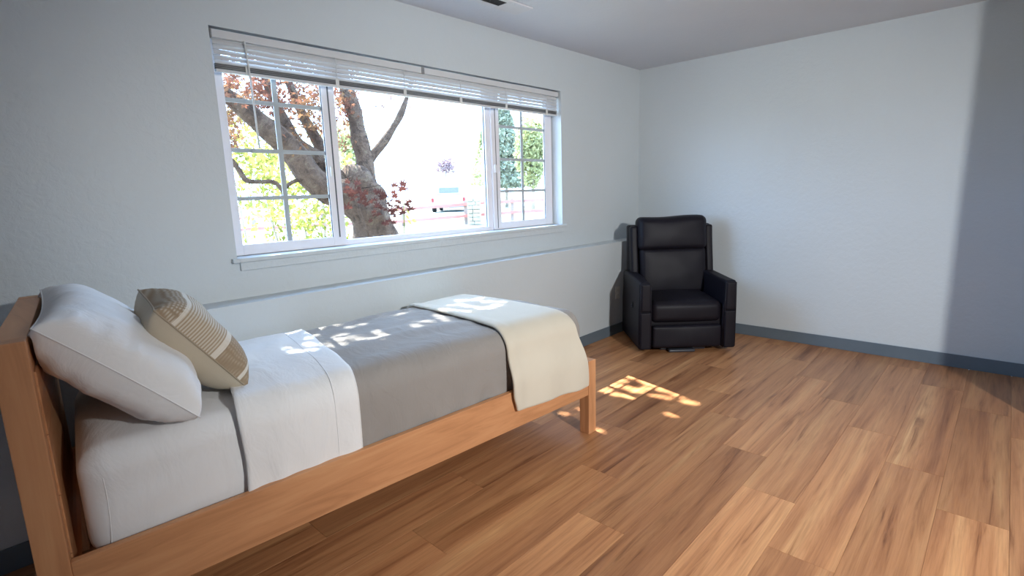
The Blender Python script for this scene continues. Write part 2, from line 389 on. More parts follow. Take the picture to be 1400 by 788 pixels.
# ceiling spotlight behind the camera (its bulb is the light above)
spo = tag(empty('ceiling_spotlight', (LAMP.x, LAMP.y, H)), 'metal ceiling spotlight in the open room behind', 'lamp')
ad = (AIM-LAMP).normalized(); lp = LAMP-Vector((LAMP.x, LAMP.y, H)); back = lp-ad*0.16
tube('canopy', [(0, 0, -0.001), (0, 0, -0.025)], [0.055, 0.050], M['brass'], spo, 16)
tube('stem', [(0, 0, -0.02), (0, 0, back.z*0.6), back], 0.009, M['brass'], spo, 8)
v, f = tube_data([back, back+ad*0.03, lp-ad*0.03, lp-ad*0.012], [0.03, 0.06, 0.098, 0.104], 20, 0, False)
f.append(tuple(reversed(range(20))))
link('shade', mesh('shade', v, f), M['brass'], spo, True)

# ------------------------------------------------------------------ window
win = struct(empty('window_1', ((WX0+WX1)/2, 0.1, WZ0)))
def wbox(name, lst, m, parent=win, bevel=0.0):
    L = win.location
    par = parent
    o = boxes(name, [(b[0]-L.x, b[1]-L.x, b[2]-L.y, b[3]-L.y, b[4]-L.z, b[5]-L.z) for b in lst], m, par, bevel)
    return o
FY0, FY1 = 0.094, 0.158
GL = (-3.754, -3.256); GC = (-3.165, -1.992); GR = (-1.868, -1.338); GZ0, GZ1 = 1.103, 2.052
wbox('frame', [(WX0+0.001, WX0+0.030, FY0+0.02, FY1, WZ0+0.001, WZ1-0.001), (WX1-0.030, WX1-0.001, FY0+0.02, FY1, WZ0+0.001, WZ1-0.001),
               (WX0+0.030, WX1-0.030, FY0+0.02, FY1, WZ0+0.001, WZ0+0.022), (WX0+0.030, WX1-0.030, FY0+0.02, FY1, WZ1-0.03, WZ1-0.001)], M['vinyl'], win, 0.003)
wbox('fixed_sash', [(GC[0]-0.012, GC[0], 0.116, 0.15, 1.068, 2.081), (GC[1], GC[1]+0.05, 0.112, 0.15, 1.068, 2.081), (GC[0], GC[1], 0.116, 0.15, 1.055, 1.078), (GC[0], GC[1], 0.116, 0.15, GZ1+0.01, 2.081)], M['vinyl'], win, 0.002)
wbox('glass_pane', [(GC[0], GC[1], 0.132, 0.136, 1.078, GZ1+0.01)], M['glass'])
wbox('gasket', [(GC[0]-0.001, GC[0]+0.004, 0.126, 0.130, 1.078, GZ1), (GC[1]-0.005, GC[1]+0.001, 0.126, 0.130, 1.078, GZ1)], M['gasket'])
def sash(x0, x1, g):
    s = wbox('sliding_sash', [(x0, g[0], FY0, 0.115, 1.05, 2.08), (g[1], x1, FY0, 0.115, 1.05, 2.08), (g[0], g[1], FY0, 0.115, 1.05, GZ0), (g[0], g[1], FY0, 0.115, GZ1, 2.08)], M['vinyl'], win, 0.003)
    gp = wbox('glass_pane', [(g[0], g[1], 0.103, 0.107, GZ0, GZ1)], M['glass'], s)
    xm = (g[0]+g[1])/2
    wbox('muntin', [(xm-0.013, xm+0.013, 0.1085, 0.1135, GZ0, GZ1)], M['muntin'], s)
    for z in (1.334, 1.572, 1.811):
        wbox('muntin', [(g[0], xm-0.013, 0.1085, 0.1135, z-0.010, z+0.010), (xm+0.013, g[1], 0.1085, 0.1135, z-0.010, z+0.010)], M['muntin'], s)
    wbox('gasket', [(g[1]-0.004, g[1]+0.001, 0.0985, 0.1025, GZ0, GZ1)], M['gasket'], s)
    return s
sL = sash(WX0+0.022, -3.178, GL)
wbox('track_groove', [(-3.222, -3.214, FY0-0.0015, FY0+0.001, 1.10, 2.05)], M['gasket'], sL)
sR = sash(-1.948, WX1-0.012, GR)
wbox('track_groove', [(-1.912, -1.906, FY0-0.0015, FY0+0.001, 1.06, 2.05)], M['gasket'], sR)
wbox('latch', [(-1.935, -1.918, FY0-0.014, FY0, 1.47, 1.53)], M['vinyl'], sR, 0.004)
wbox('latch', [(-3.245, -3.232, FY0-0.012, FY0, 1.44, 1.50)], M['white_plastic'], sL, 0.004)
wbox('reveal_lining', [(WX1-0.0012, WX1, 0.0, FY0+0.02, WZ0+0.003, WZ1-0.002)], M['reveal'])
wbox('window_sill', [(-3.852, WX0, -0.032, -0.0005, 1.028, 1.047), (WX0, WX1, -0.032, FY0+0.02, 1.028, 1.0475), (WX1, -1.212, -0.032, -0.0005, 1.028, 1.047)], M['wall'], win, 0.002)
wbox('apron', [(-3.815, -1.235, -0.016, -0.0005, 0.986, 1.028)], M['wall'], win, 0.002)

# ------------------------------------------------------------------ mini blind, drawn up
bl = tag(empty('window_blind', ((WX0+WX1)/2, 0.03, WZ1)), 'white slatted blind drawn up across the top of the window', 'blind')
BX0, BX1 = WX0+0.018, WX1-0.022
def bbox(name, lst, m, parent=bl, bevel=0.0, fn=None):
    L = bl.location
    return boxes(name, [(b[0]-L.x, b[1]-L.x, b[2]-L.y, b[3]-L.y, b[4]-L.z, b[5]-L.z) for b in lst], m, parent, bevel, fn)
bbox('headrail', [(BX0-0.004, BX1+0.004, 0.012, 0.050, 2.066, 2.102)], M['blind'], bl, 0.003)
bbox('rail_end_cap', [(BX0-0.010, BX0-0.004, 0.014, 0.050, 2.064, 2.103)], M['blind_dark'], bl)
bbox('rail_end_cap', [(BX1+0.004, BX1+0.009, 0.014, 0.050, 2.064, 2.103)], M['blind_dark'], bl)
bbox('mounting_clip', [(-2.62, -2.60, 0.008, 0.013, 2.062, 2.102)], M['blind_dark'], bl)
def slat_mesh(tilt, wd=0.025):
    n = 24; verts = []; faces = []; L = BX1-BX0
    prof = [(-wd/2, 0.0), (0, 0.0022), (wd/2, 0.0)]
    ct, st = math.cos(tilt), math.sin(tilt)
    for th in (0.0, -0.0009):
        for i in range(2):
            x = -L/2 + L*i
            for (a, b) in prof: verts.append((x, a*ct-(b+th)*st, a*st+(b+th)*ct))
    faces = [(0, 3, 4, 1), (1, 4, 5, 2), (6, 7, 10, 9), (7, 8, 11, 10), (0, 6, 9, 3), (2, 5, 11, 8), (0, 1, 7, 6), (1, 2, 8, 7), (3, 9, 10, 4), (4, 10, 11, 5)]
    return mesh('slat', verts, faces)
smesh = slat_mesh(math.radians(62), 0.027); smesh.materials.append(M['blind'])
for i in range(5):
    o = bpy.data.objects.new('slat', smesh); COL.objects.link(o); o.parent = bl; o.location = ((BX0+BX1)/2-bl.location.x, 0.0, 2.0535-0.0225*i-WZ1); o.rotation_euler = (math.radians(-5 if i == 3 else 2*i), 0, 0)
fmesh2 = slat_mesh(0.0); fmesh2.materials.append(M['blind'])
fmesh = slat_mesh(0.0); fmesh.materials.append(M['blind_dark'])  # dark stack slats: underside shade and gaps put into the colour
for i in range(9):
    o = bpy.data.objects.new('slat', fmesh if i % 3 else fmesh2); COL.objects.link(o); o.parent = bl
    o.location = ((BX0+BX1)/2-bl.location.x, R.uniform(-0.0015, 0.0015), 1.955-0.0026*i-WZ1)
bbox('bottom_rail', [(BX0, BX1, 0.019, 0.041, 1.918, 1.931)], M['blind'], bl, 0.002)
for xx in (-3.664, -3.195, -2.75, -2.30, -1.86, -1.40):
    tube('ladder_cord', [(xx-bl.location.x, -0.0155, 2.066-WZ1), (xx-bl.location.x, -0.0160, 1.92-WZ1)], 0.0016, M['cord'], bl, 6)
    bbox('cord_clip', [(xx-0.010, xx+0.010, 0.0145, 0.0185, 1.916, 1.958)], M['white_plastic'], bl, 0.001)
tube('wand', [(-3.668-bl.location.x, -0.020, 2.07-WZ1), (-3.662-bl.location.x, -0.028, 1.90-WZ1), (-3.655-bl.location.x, -0.026, 1.575-WZ1)], 0.0042, M['white_plastic'], bl, 6)

# ------------------------------------------------------------------ outlet and ceiling vent
ou = tag(empty('wall_outlet', (-0.636, LEDGE_Y, 0.385)), 'pale wall outlet low on the window wall beside the black recliner', 'outlet')
rbox('plate', (-0.036, 0.036, -0.006, -0.0003, -0.058, 0.058), 0.003, M['white_plastic'], ou, (1, 1, 1))
for z in (-0.022, 0.022):
    s_ = rbox('socket', (-0.017, 0.017, -0.008, -0.0055, z-0.014, z+0.014), 0.001, M['white_plastic'], ou, (1, 1, 1))
    boxes('slot', [(-0.008, -0.006, -0.0086, -0.0078, z-0.004, z+0.006), (0.006, 0.008, -0.0086, -0.0078, z-0.004, z+0.006)], M['slot'], s_)
VX0, VX1, VY0, VY1 = -2.78, -2.100, -0.460, -0.313
ve = tag(empty('ceiling_vent', ((VX0+VX1)/2, (VY0+VY1)/2, H)), 'white ceiling air vent with dark grille above the window wall', 'vent')
def vb(name, lst, m, bevel=0.0):
    L = ve.location; return boxes(name, [(b[0]-L.x, b[1]-L.x, b[2]-L.y, b[3]-L.y, b[4]-L.z, b[5]-L.z) for b in lst], m, ve, bevel)
gx0, gx1, gy0, gy1 = -2.585, -2.297, -0.428, -0.353
vb('frame', [(VX0, gx0, VY0, VY1, H-0.010, H-0.0003), (gx1, VX1, VY0, VY1, H-0.010, H-0.0003), (gx0, gx1, VY0, gy0, H-0.010, H-0.0003), (gx0, gx1, gy1, VY1, H-0.010, H-0.0003)], M['vent'], 0.002)
vb('backing', [(gx0, gx1, gy0, gy1, H-0.003, H-0.0005)], M['slot'])
for i in range(7): vb('louver', [(gx0, gx1, gy0+0.004+i*0.0105, gy0+0.0085+i*0.0105, H-0.009, H-0.003)], M['vent_dark'])

# ------------------------------------------------------------------ bed frame
FF, FB, HF, HB = Vector((-2.465, -1.165)), Vector((-2.465, -0.190)), Vector((-4.745, -1.038)), Vector((-4.63, -0.180))
BL, BW = 2.283, 0.975
bed_org = Vector((-3.58, -0.65, 0))
def B(s, t, z):
    a, b = s/BL, t/BW
    p = (FF*(1-a)+HF*a)*(1-b) + (FB*(1-a)+HB*a)*b
    return Vector((p.x, p.y, z))
def bedmap(org): return lambda v: B(v.x, v.y, v.z)-org
bed = tag(empty('single_bed', bed_org), 'light wooden single bed frame with tall headboard below the window', 'bed')
fb = bedmap(bed_org)
boxes('foot_post', [(0.0, 0.062, 0.0, 0.062, 0, 0.418)], M['wood_z'], bed, 0.003, fb)
boxes('foot_post', [(0.0, 0.062, BW-0.062, BW, 0, 0.418)], M['wood_z'], bed, 0.003, fb)
boxes('foot_rail', [(0.018, 0.044, 0.062, BW-0.062, 0.227, 0.405)], M['wood_y'], bed, 0.003, fb)
boxes('side_rail', [(0.062, 2.217, 0.003, 0.029, 0.227, 0.411)], M['wood_x'], bed, 0.003, fb)
boxes('side_rail', [(0.062, 2.217, BW-0.029, BW-0.003, 0.227, 0.411)], M['wood_x'], bed, 0.003, fb)
HT = 1.010
boxes('head_post', [(2.217, BL, 0.0, 0.062, 0, HT)], M['wood_z'], bed, 0.003, fb)
boxes('head_post', [(2.217, BL, BW-0.062, BW, 0, HT)], M['wood_z'], bed, 0.003, fb)
boxes('head_top_rail', [(2.2175, BL-0.0005, 0.062, BW-0.062, HT-0.09, HT-0.0005)], M['wood_y'], bed, 0.003, fb)
for i in range(4):
    z0 = 0.24+i*0.17
    boxes('head_board', [(2.213, 2.236, 0.062, BW-0.062, z0, z0+0.168)], M['wood_y'], bed, 0.002, fb)
for i in range(12):
    s0 = 0.10+i*0.178
    boxes('bed_slat', [(s0, s0+0.075, 0.029, BW-0.029, 0.315, 0.333)], M['wood_y'], bed, 0.0, fb)

# ------------------------------------------------------------------ mattress and bedding
MS0, MS1, MT0, MT1, MZ0, MZ1 = 0.075, 2.178, 0.052, 0.926, 0.334, 0.676
def mat_fn(v):
    s, t, z = v
    c = Vector((s, t, z))
    if z > 0.6: c.z += 0.008*nz(v, 2.2, 3) + 0.012*math.sin(math.pi*min(1, max(0, (t-MT0)/(MT1-MT0)))) - 0.004
    if z < 0.66:
        c.y += 0.005*nz((s*1.0, 0, z*3), 3.5, 9)*sstep(0.67, 0.55, z)
        if t < 0.3: c.y += 0.006*nz((s*3.0, 0, z*26+s*6), 1.0, 31)*sstep(0.60, 0.5, z)*sstep(2.1, 1.9, s) + 0.002*math.sin((z*1.0+s*0.35)*34+2*nz(v, 2, 1))*sstep(0.60, 0.5, z)*sstep(0.38, 0.45, z)
    c.z += 0.0025*nz(v, 9, 5)
    return B(*c)-bed_org
mt = rbox('mattress', (MS0, MS1, MT0, MT1, MZ0, MZ1), 0.075, M['sheet'], None, (60, 22, 8), mat_fn)
mt.location = bed_org
tag(mt, 'mattress in a white fitted sheet lying in the wooden bed', 'mattress')
tube('corner_seam', [mat_fn(Vector((2.134-0.012*math.sin((z-0.36)*9), 0.0565 if z < 0.59 else 0.0565+(z-0.59)*0.55, z))) + Vector((0, -0.001, 0)) for z in (0.365, 0.40, 0.44, 0.48, 0.52, 0.56, 0.59, 0.615, 0.635)], 0.0018, M['sheet'], mt, 6)

def profile(d, zlow_back, zlow_front, n_top=30, n_side=12, r=0.085):
    """cross-section of a cloth laid over the mattress: back hem -> over the top -> front hem, as (t, z, kind)"""
    t0, t1, zt = MT0-d, MT1+d, MZ1+d
    pts = []
    for i in range(n_side): pts.append((t1, zlow_back+(zt-r-zlow_back)*i/n_side))
    for i in range(7): a = math.pi/2*i/6; pts.append((t1-r+r*math.cos(a), zt-r+r*math.sin(a)))
    for i in range(1, n_top): pts.append((t1-r+(t0+r-(t1-r))*i/n_top, zt))
    for i in range(7): a = math.pi/2*i/6; pts.append((t0+r-r*math.sin(a), zt-r+r*math.cos(a)))
    for i in range(1, n_side+1): pts.append((t0, zt-r-(zt-r-zlow_front)*i/n_side))
    return pts
def cloth(name, rows, prof, disp, material, thick, label, cat, end=None, sub=0):
    """rows: list of (s, inset, zscale); disp(s, t, z, q) -> (ds, dt, dz)"""
    verts = []; faces = []; P = len(prof); zl = min(z for _, z in prof)
    tm = (MT0+MT1)/2
    for (s, ins, zs) in rows:
        for q, (t, z) in enumerate(prof):
            tt = t + (ins if t < tm-0.2 and ins else (-ins if t > tm+0.2 else 0))*1.0
            z2 = z-ins if z > 0.6 else z
            z2 = zl+(z2-zl)*zs if zs < 1 else z2
            ds, dt, dz = disp(s, tt, z2, q/(P-1))
            verts.append(B(s+ds, tt+dt, z2+dz)-bed_org)
    for i in range(len(rows)-1):
        for q in range(P-1): faces.append((i*P+q, i*P+q+1, (i+1)*P+q+1, (i+1)*P+q))
    o = link(name, mesh(name, verts, faces), material, None, True); o.location = bed_org
    sm = o.modifiers.new('thickness', 'SOLIDIFY'); sm.thickness = thick; sm.offset = 0; sm.use_even_offset = False
    if sub: ss = o.modifiers.new('soft', 'SUBSURF'); ss.levels = sub; ss.render_levels = sub
    tag(o, label, cat); return o
def crown(t): return 0.012*math.sin(math.pi*min(1, max(0, (t-MT0)/(MT1-MT0))))

# taupe cover: from the foot end up to the folded sheet
def cover_disp(s, t, z, q):
    top = sstep(0.60, 0.68, z)
    f = sstep(0.2, 0.0, t)*(1-top)
    fold = math.sin(s*46+2.5*nz((s, 0, z), 3.0, 2))*0.6+nz((s*9, 0, z*2.5), 1.0, 4)
    hem = sstep(0.52, 0.40, z)
    dt = -f*(0.006*fold*(0.35+hem) + 0.006) + f*0.004*hem
    tight = nz((s*2.2+t*3.0, t*9-s*2, 0), 1.0, 7)
    dz = top*(crown(t)+0.004+0.008*tight+0.006*nz((s, t, 0), 4.5, 3)+0.005*nz((s*3, t*14, 0), 1.0, 6))
    ds = (0.5-t/BW)*0.13*sstep(0.7, 1.38, s)
    if z < 0.47 and t < 0.3: dz += 0.014*nz((s*16, 0, 0), 1.0, 8)+0.006*nz((s*50, 0, 0), 1.0, 9)
    if s < 0.12: ds += 0.008*nz((0, t*7, z*5), 1.0, 3)*(1-top)
    return ds, dt, dz
rows = []
D = 0.010; s0 = MS0-D-0.008; rr = 0.055
for k in range(8, 0, -1): rows.append((s0, rr, k*0.0+1-k/9))
for i in range(8):
    a = math.pi/2*i/7; rows.append((s0+rr-rr*math.cos(a), rr-rr*math.sin(a), 1))
n = 70
for i in range(1, n+1): rows.append((s0+rr+(1.33-s0-rr)*i/n, 0, 1))
cloth('bed_cover', rows, profile(D, 0.45, 0.395, 44, 16), cover_disp, M['cover'], 0.006, 'taupe grey cover spread over the lower two thirds of the bed', 'bedspread')

# white top sheet folded back over the cover
def sheet_disp(s, t, z, q):
    top = sstep(0.60, 0.68, z); f = sstep(0.2, 0.0, t)*(1-top)
    hem = sstep(0.52, 0.40, z)
    fold = math.sin(s*52+1.7*nz((s, 0, z), 4.0, 12))*0.5+nz((s*11, 0, z*2), 1.0, 14)
    dt = -f*(0.0065*fold*(0.25+hem)+0.007) + f*0.005*hem
    dz = top*(crown(t)+0.003+0.008*nz((s*4, t*5, 0), 1.0, 17)+0.006*nz((s*11, t*7+s*3, 0), 1.0, 18))
    ds = (0.5-t/BW)*0.13 + sstep(1.66, 1.75, s)*0.012*nz((0, t*4, z*6), 1.0, 5)
    if z < 0.47 and t < 0.3: dz += 0.014*nz((s*18, 0, 0), 1.0, 28)+0.006*nz((s*50, 0, 0), 1.0, 29)
    return ds, dt, dz
D2 = 0.021
sh = cloth('top_sheet', [(1.315+(1.715-1.315)*i/34, 0, 1) for i in range(35)], profile(D2, 0.45, 0.395, 44, 16), sheet_disp, M['pillow'], 0.010, 'white top sheet folded back between the pillows and the taupe cover', 'sheet', sub=0)
pr = profile(D2+0.0055, 0.50, 0.40, 44, 16)
hs = []
for q, (t, z) in enumerate(pr):
    ds, dt, dz = sheet_disp(1.405, t, z, 0); hs.append(B(1.405+ds, t+dt, z+dz)-bed_org)
tube('hem_stitch', hs[14:], 0.0013, M['sheet'], sh, 5)

# cream blanket across the foot of the bed, hanging over the rail
def blanket_profile():
    zt = MZ1+0.026; r = 0.10; pts = []
    t1 = MT1+0.024; t0 = MT0-0.028
    for i in range(6): pts.append((t1, 0.56+(zt-r-0.56)*i/6))
    for i in range(8): a = math.pi/2*i/7; pts.append((t1-r+r*math.cos(a), zt-r+r*math.sin(a)))
    for i in range(1, 40): pts.append((t1-r+(t0+r-(t1-r))*i/40, zt))
    for i in range(8): a = math.pi/2*i/7; pts.append((t0+r-r*math.sin(a), zt-r+r*math.cos(a)))
    zs = zt-r
    for i in range(1, 19):
        z = zs-(zs-0.318)*i/18; pts.append((t0-0.034*sstep(zs, 0.44, z), z))
    return pts
def blanket_disp(s, t, z, q):
    top = sstep(0.62, 0.70, z); f = sstep(0.15, 0.0, t)*(1-top); lowr = sstep(0.60, 0.36, z)
    u = (s-0.130)/0.482
    dt = -f*(0.006*math.sin(s*26+z*7+1.5*nz((s, 0, z), 3, 21))*lowr + 0.004*nz((s*6, 0, z*4), 1.0, 22) + 0.003)
    dz = top*(crown(t)+0.004*nz((s*4, t*4, 0), 1.0, 23))
    ds = (0.5-t/BW)*0.05*u
    dz += -f*lowr*0.028*(1-u) + f*lowr*0.008*nz((s*8, 0, 0), 1.0, 24)
    # foot edge drops a little over the mattress corner
    drop = sstep(0.21, 0.125, s); dz -= top*0.020*drop*drop
    # the folded long edge towards the pillows is a thick roll
    roll = sstep(0.535, 0.575, s)*(1-sstep(0.60, 0.62, s)); dz += top*0.007*roll; dt -= f*0.005*roll
    ds += -0.02*sstep(0.40, 0.32, z)*f*sstep(0.5, 0.62, s) - 0.052*(1-u)*f*sstep(0.66, 0.34, z) + 0.012*(1-u)*sstep(0.25, 0.06, t)*sstep(0.50, 0.66, z)
    return ds, dt, dz
blk = cloth('blanket', [(0.130+(0.612-0.130)*i/40, 0, 1) for i in range(41)], blanket_profile(), blanket_disp, M['blanket'], 0.016, 'cream fleece blanket folded across the foot of the bed', 'blanket', sub=1)

# ------------------------------------------------------------------ pillows
def pillow_mesh(name, L, W, T, n=34, side=0, pinch=0.10, seed=0.0, wr=0.006, pw=0.5):
    verts = []; faces = []
    def half(sg):
        base = len(verts)
        for i in range(n+1):
            for j in range(n+1):
                u = -1+2*i/n; v = -1+2*j/n
                u = math.sin(u*math.pi/2)*0.5+u*0.5; v = math.sin(v*math.pi/2)*0.5+v*0.5
                x = u*(1-pinch*(1-v*v)*abs(u)**3)*L/2*1.0; y = v*(1-pinch*(1-u*u)*abs(v)**3)*W/2
                h = max(0.0, (1-u**4)*(1-v**4))**pw
                z = sg*T/2*h
                e = h*wr
                z += e*(nz((x*6, y*6, sg), 1.0, seed)+0.6*nz((x*14, y*9, sg), 1.0, seed+3))*2
                ed = max(abs(u), abs(v)); z += wr*1.3*nz(((u if abs(v) > abs(u) else v)*9, seed, sg), 1.0, seed)*sstep(0.6, 0.9, ed)*(1-sstep(0.93, 1.0, ed))
                verts.append((x, y, z))
        for i in range(n):
            for j in range(n):
                a = base+i*(n+1)+j; q = (a, a+n+1, a+n+2, a+1); faces.append(q if sg > 0 else q[::-1])
    if side >= 0: half(1)
    if side <= 0: half(-1)
    return mesh(name, verts, faces)
def frame(o, c, ex, ey):
    ex = ex.normalized(); ez = ex.cross(ey).normalized(); ey = ez.cross(ex)
    o.matrix_world = Matrix(((ex.x, ey.x, ez.x, c.x), (ex.y, ey.y, ez.y, c.y), (ex.z, ey.z, ez.z, c.z), (0, 0, 0, 1)))
def rim(o, name, L, W, pinch, r, m, n=28):
    pts = []
    for k in range(4*n):
        e, i = divmod(k, n); a = -1+2*i/n
        u, v = [(a, -1), (1, a), (-a, 1), (-1, -a)][e]
        pts.append((u*(1-pinch*(1-v*v)*abs(u)**3)*L/2, v*(1-pinch*(1-u*u)*abs(v)**3)*W/2, 0))
    pts.append(pts[0]); return tube(name, pts, r, m, o, 6)
# white pillow leaning on the headboard: local x across the bed, local y up towards the headboard
ptop = B(2.205, 0.47, 1.018); pbot = B(1.890, 0.47, 0.705); across = B(2.02, 0.9, 0)-B(2.02, 0.1, 0)
pw = link('pillow', pillow_mesh('pillow', 0.80, (ptop-pbot).length*1.06, 0.225, 44, 0, 0.07, 1.0, 0.007, 0.44), M['pillow'], None, True)
frame(pw, (ptop+pbot)/2 + Vector((0.004, 0, 0.004)), across*-1, ptop-pbot)
hp0, hp1 = B(2.209, 0, 0), B(2.209, BW, 0); hn = (hp1-hp0).cross(Vector((0, 0, 1))).normalized()
if hn.x > 0: hn = -hn
inv = pw.matrix_world.inverted()
for vv in pw.data.vertices:
    q = pw.matrix_world @ vv.co; dd = (q-hp0).dot(hn)
    if dd > 0 and q.z < HT: q = q-hn*dd
    if q.z < 0.692: q.z = 0.692-(0.692-q.z)*0.1
    vv.co = inv @ q
tag(pw, 'large plain white pillow leaning against the wooden headboard', 'pillow')
rim(pw, 'seam', 0.80, (ptop-pbot).length*1.06, 0.07, 0.0022, M['sheet'])
# small plaid cushion leaning on the pillow
cb, ct1, ct2 = Vector((-4.157, -0.869, 0.712)), Vector((-4.375, -0.90, 0.998)), Vector((-4.332, -0.53, 1.012))
up = (ct1-cb); lat = (ct2-ct1); cc = (cb+ct2)/2
cu = tag(empty('cushion'), 'small beige plaid cushion with a plain cream back leaning on the white pillow', 'cushion')
frame(cu, cc, lat*1, up)
CL, CW, CT = 0.40, 0.385, 0.19
a_ = link('plaid_front', pillow_mesh('plaid_front', CL, CW, CT, 32, 1, 0.10, 5.0, 0.005, 0.55), M['plaid'], cu, True)
b_ = link('plain_back', pillow_mesh('plain_back', CL, CW, CT, 32, -1, 0.10, 5.0, 0.005, 0.55), M['cream'], cu, True)
rim(cu, 'seam', CL, CW, 0.10, 0.003, M['seam'])

# ------------------------------------------------------------------ black recliner
CO = Vector((-1.106, -0.653, 0.0)); CA = math.atan2(-0.728, 0.685)
ch = tag(empty('recliner_chair', CO, CA), 'black leatherette recliner armchair standing in the corner', 'armchair')
CWD = 0.782
def puff(amount, x0, x1, z0, z1, lean=0.0, zref=0.45, ax='y'):
    def fn(v):
        u = max(0, 1-((v.x-(x0+x1)/2)/((x1-x0)/2))**2); k = max(0, 1-((v.z-(z0+z1)/2)/((z1-z0)/2))**2)
        d = -amount*(u**0.6)*(k**0.6) + 0.004*nz(v, 9, 2)
        return Vector((v.x, v.y + d + lean*(v.z-zref), v.z))
    return fn
def arm(x0, x1):
    inner = 1 if x0 < 0.3 else -1
    def afn(v):
        q = v.copy(); z = v.z
        q.z += 0.016*sstep(0.0, 0.6, v.y)*sstep(0.3, 0.55, z)
        wv = 0.010*math.exp(-((z-0.345)/0.05)**2)
        if (v.x > (x0+x1)/2) == (inner > 0): q.x += -inner*0.012*sstep(0.34, 0.44, z)*sstep(0.2, 0.0, v.y)
        else: q.x += inner*0.006*sstep(0.36, 0.46, z)
        return q
    a = rbox('arm', (x0, x1, 0.012, 0.64, 0.035, 0.588), 0.022, M['leather'], ch, (2, 6, 10), afn)
    fx0, fx1 = (x0+0.012, x1-0.010)
    rbox('arm_front_panel', (fx0+0.006, fx1-0.004, -0.006, 0.030, 0.352, 0.575), 0.012, M['leather'], a, (2, 1, 4))
    rbox('arm_front_panel', (fx0, fx1, -0.008, 0.030, 0.040, 0.345), 0.012, M['leather'], a, (2, 1, 4))
    # piping round the front panel
    tube('piping', [(fx0, 0.006, 0.05), (fx0+0.002, 0.004, 0.345), (fx0+0.004, 0.006, 0.572), (fx1-0.004, 0.006, 0.572), (fx1-0.001, 0.004, 0.345), (fx1+0.002, 0.006, 0.05)], 0.0045, M['leather'], a, 6)
    return a
aL = arm(0.0, 0.108); arm(CWD-0.108, CWD)
rbox('body', (0.10, CWD-0.10, 0.06, 0.60, 0.05, 0.30), 0.015, M['leather'], ch, (3, 3, 3))
def seat_fn(v):
    u = max(0, 1-((v.x-0.391)/0.29)**2); k = max(0, 1-((v.y-0.28)/0.28)**2)
    return Vector((v.x, v.y-0.012*u*max(0, 1-((v.z-0.34)/0.1)**2), v.z+(0.020*u*k if v.z > 0.36 else 0)+0.003*nz(v, 8, 4)+0.02*v.y*(1 if v.z > 0.36 else 0)))
rbox('seat_cushion', (0.107, CWD-0.107, 0.022, 0.56, 0.248, 0.418), 0.05, M['leather'], ch, (10, 8, 4), seat_fn)
rbox('footrest_panel', (0.112, CWD-0.112, 0.004, 0.062, 0.045, 0.232), 0.024, M['leather'], ch, (10, 1, 8), puff(0.012, 0.112, CWD-0.112, 0.045, 0.232))
# back: outer shell with wings, lumbar cushion, head cushion
LEAN = 0.13
bk = rbox('backrest', (0.045, CWD-0.002, 0.565, 0.665, 0.42, 1.0), 0.02, M['leather'], ch, (6, 2, 8), lambda v: Vector((0.4135+(v.x-0.4135)*(1+0.02*(0.7-v.z)), v.y+LEAN*(v.z-0.45)*0.75, v.z)))
for x0 in (0.05, CWD-0.075):
    rbox('wing', (x0, x0+0.062, 0.49, 0.60, 0.52, 0.995), 0.018, M['leather'], bk, (1, 2, 6), lambda v: Vector((v.x, v.y+LEAN*(v.z-0.45)*0.75-0.02*sstep(0.9, 0.6, v.z), v.z)))
rbox('back_cushion', (0.122, CWD-0.075, 0.45, 0.60, 0.405, 0.812), 0.045, M['leather'], ch, (10, 2, 10), puff(0.025, 0.122, CWD-0.075, 0.405, 0.812, LEAN))
def head_fn(v):
    p = puff(0.03, 0.108, CWD-0.072, 0.785, 1.075, LEAN)(v)
    if v.z > 0.98: p.z += 0.012*(v.x-0.108)/0.6 + 0.004*math.sin(v.x*14)
    return p
rbox('head_cushion', (0.108, CWD-0.072, 0.432, 0.60, 0.785, 1.068), 0.05, M['leather'], ch, (10, 2, 8), head_fn)
rbox('base', (0.20, 0.58, 0.10, 0.55, 0.0, 0.045), 0.015, M['chair_metal'], ch, (3, 3, 1))
rbox('base', (0.255, 0.47, 0.030, 0.11, 0.0, 0.024), 0.010, M['chair_metal'], ch, (3, 1, 1))
lev = rbox('recline_lever', (-0.006, 0.001, 0.205, 0.235, 0.345, 0.395), 0.003, M['slot'], ch, (1, 1, 1))
tube('pull_ring', [(-0.009, 0.22+0.011*math.cos(a*math.pi/6), 0.362+0.011*math.sin(a*math.pi/6)) for a in range(13)], 0.0025, M['chair_metal'], lev, 6)

# ------------------------------------------------------------------ outdoors
GZ = 0.42
struct(boxes('ground', [(-60, 60, 0.17, 90, GZ-0.2, GZ)], M['ground']))
def star_leaf(size, rnd, lobes=5):
    pts = [(0, -0.12)]
    out = []
    angs = [-118, -62, 0, 62, 118] if lobes == 5 else [-125, -85, -42, 0, 42, 85, 125]
    lens = [0.55, 0.85, 1.0, 0.85, 0.55] if lobes == 5 else [0.45, 0.72, 0.92, 1.0, 0.92, 0.72, 0.45]
    outline = []
    for i, (a, l) in enumerate(zip(angs, lens)):
        r = math.radians(a); outline.append((math.sin(r)*l, math.cos(r)*l))
        if i < len(angs)-1:
            m = math.radians((a+angs[i+1])/2); outline.append((math.sin(m)*0.34, math.cos(m)*0.34))
    n = len(outline)
    v = [Vector((0, -0.1, 0))] + [Vector((x, y, 0.10*(abs(x)**1.5)*-1.0)) for x, y in outline]
    v = [q*size for q in v]
    f = [(0, i+1, i+2) for i in range(n-1)]
    return v, f
LEAF7, LEAF7F = star_leaf(1.0, R, 7)
LEAF5, LEAF5F = star_leaf(1.0, R, 5)
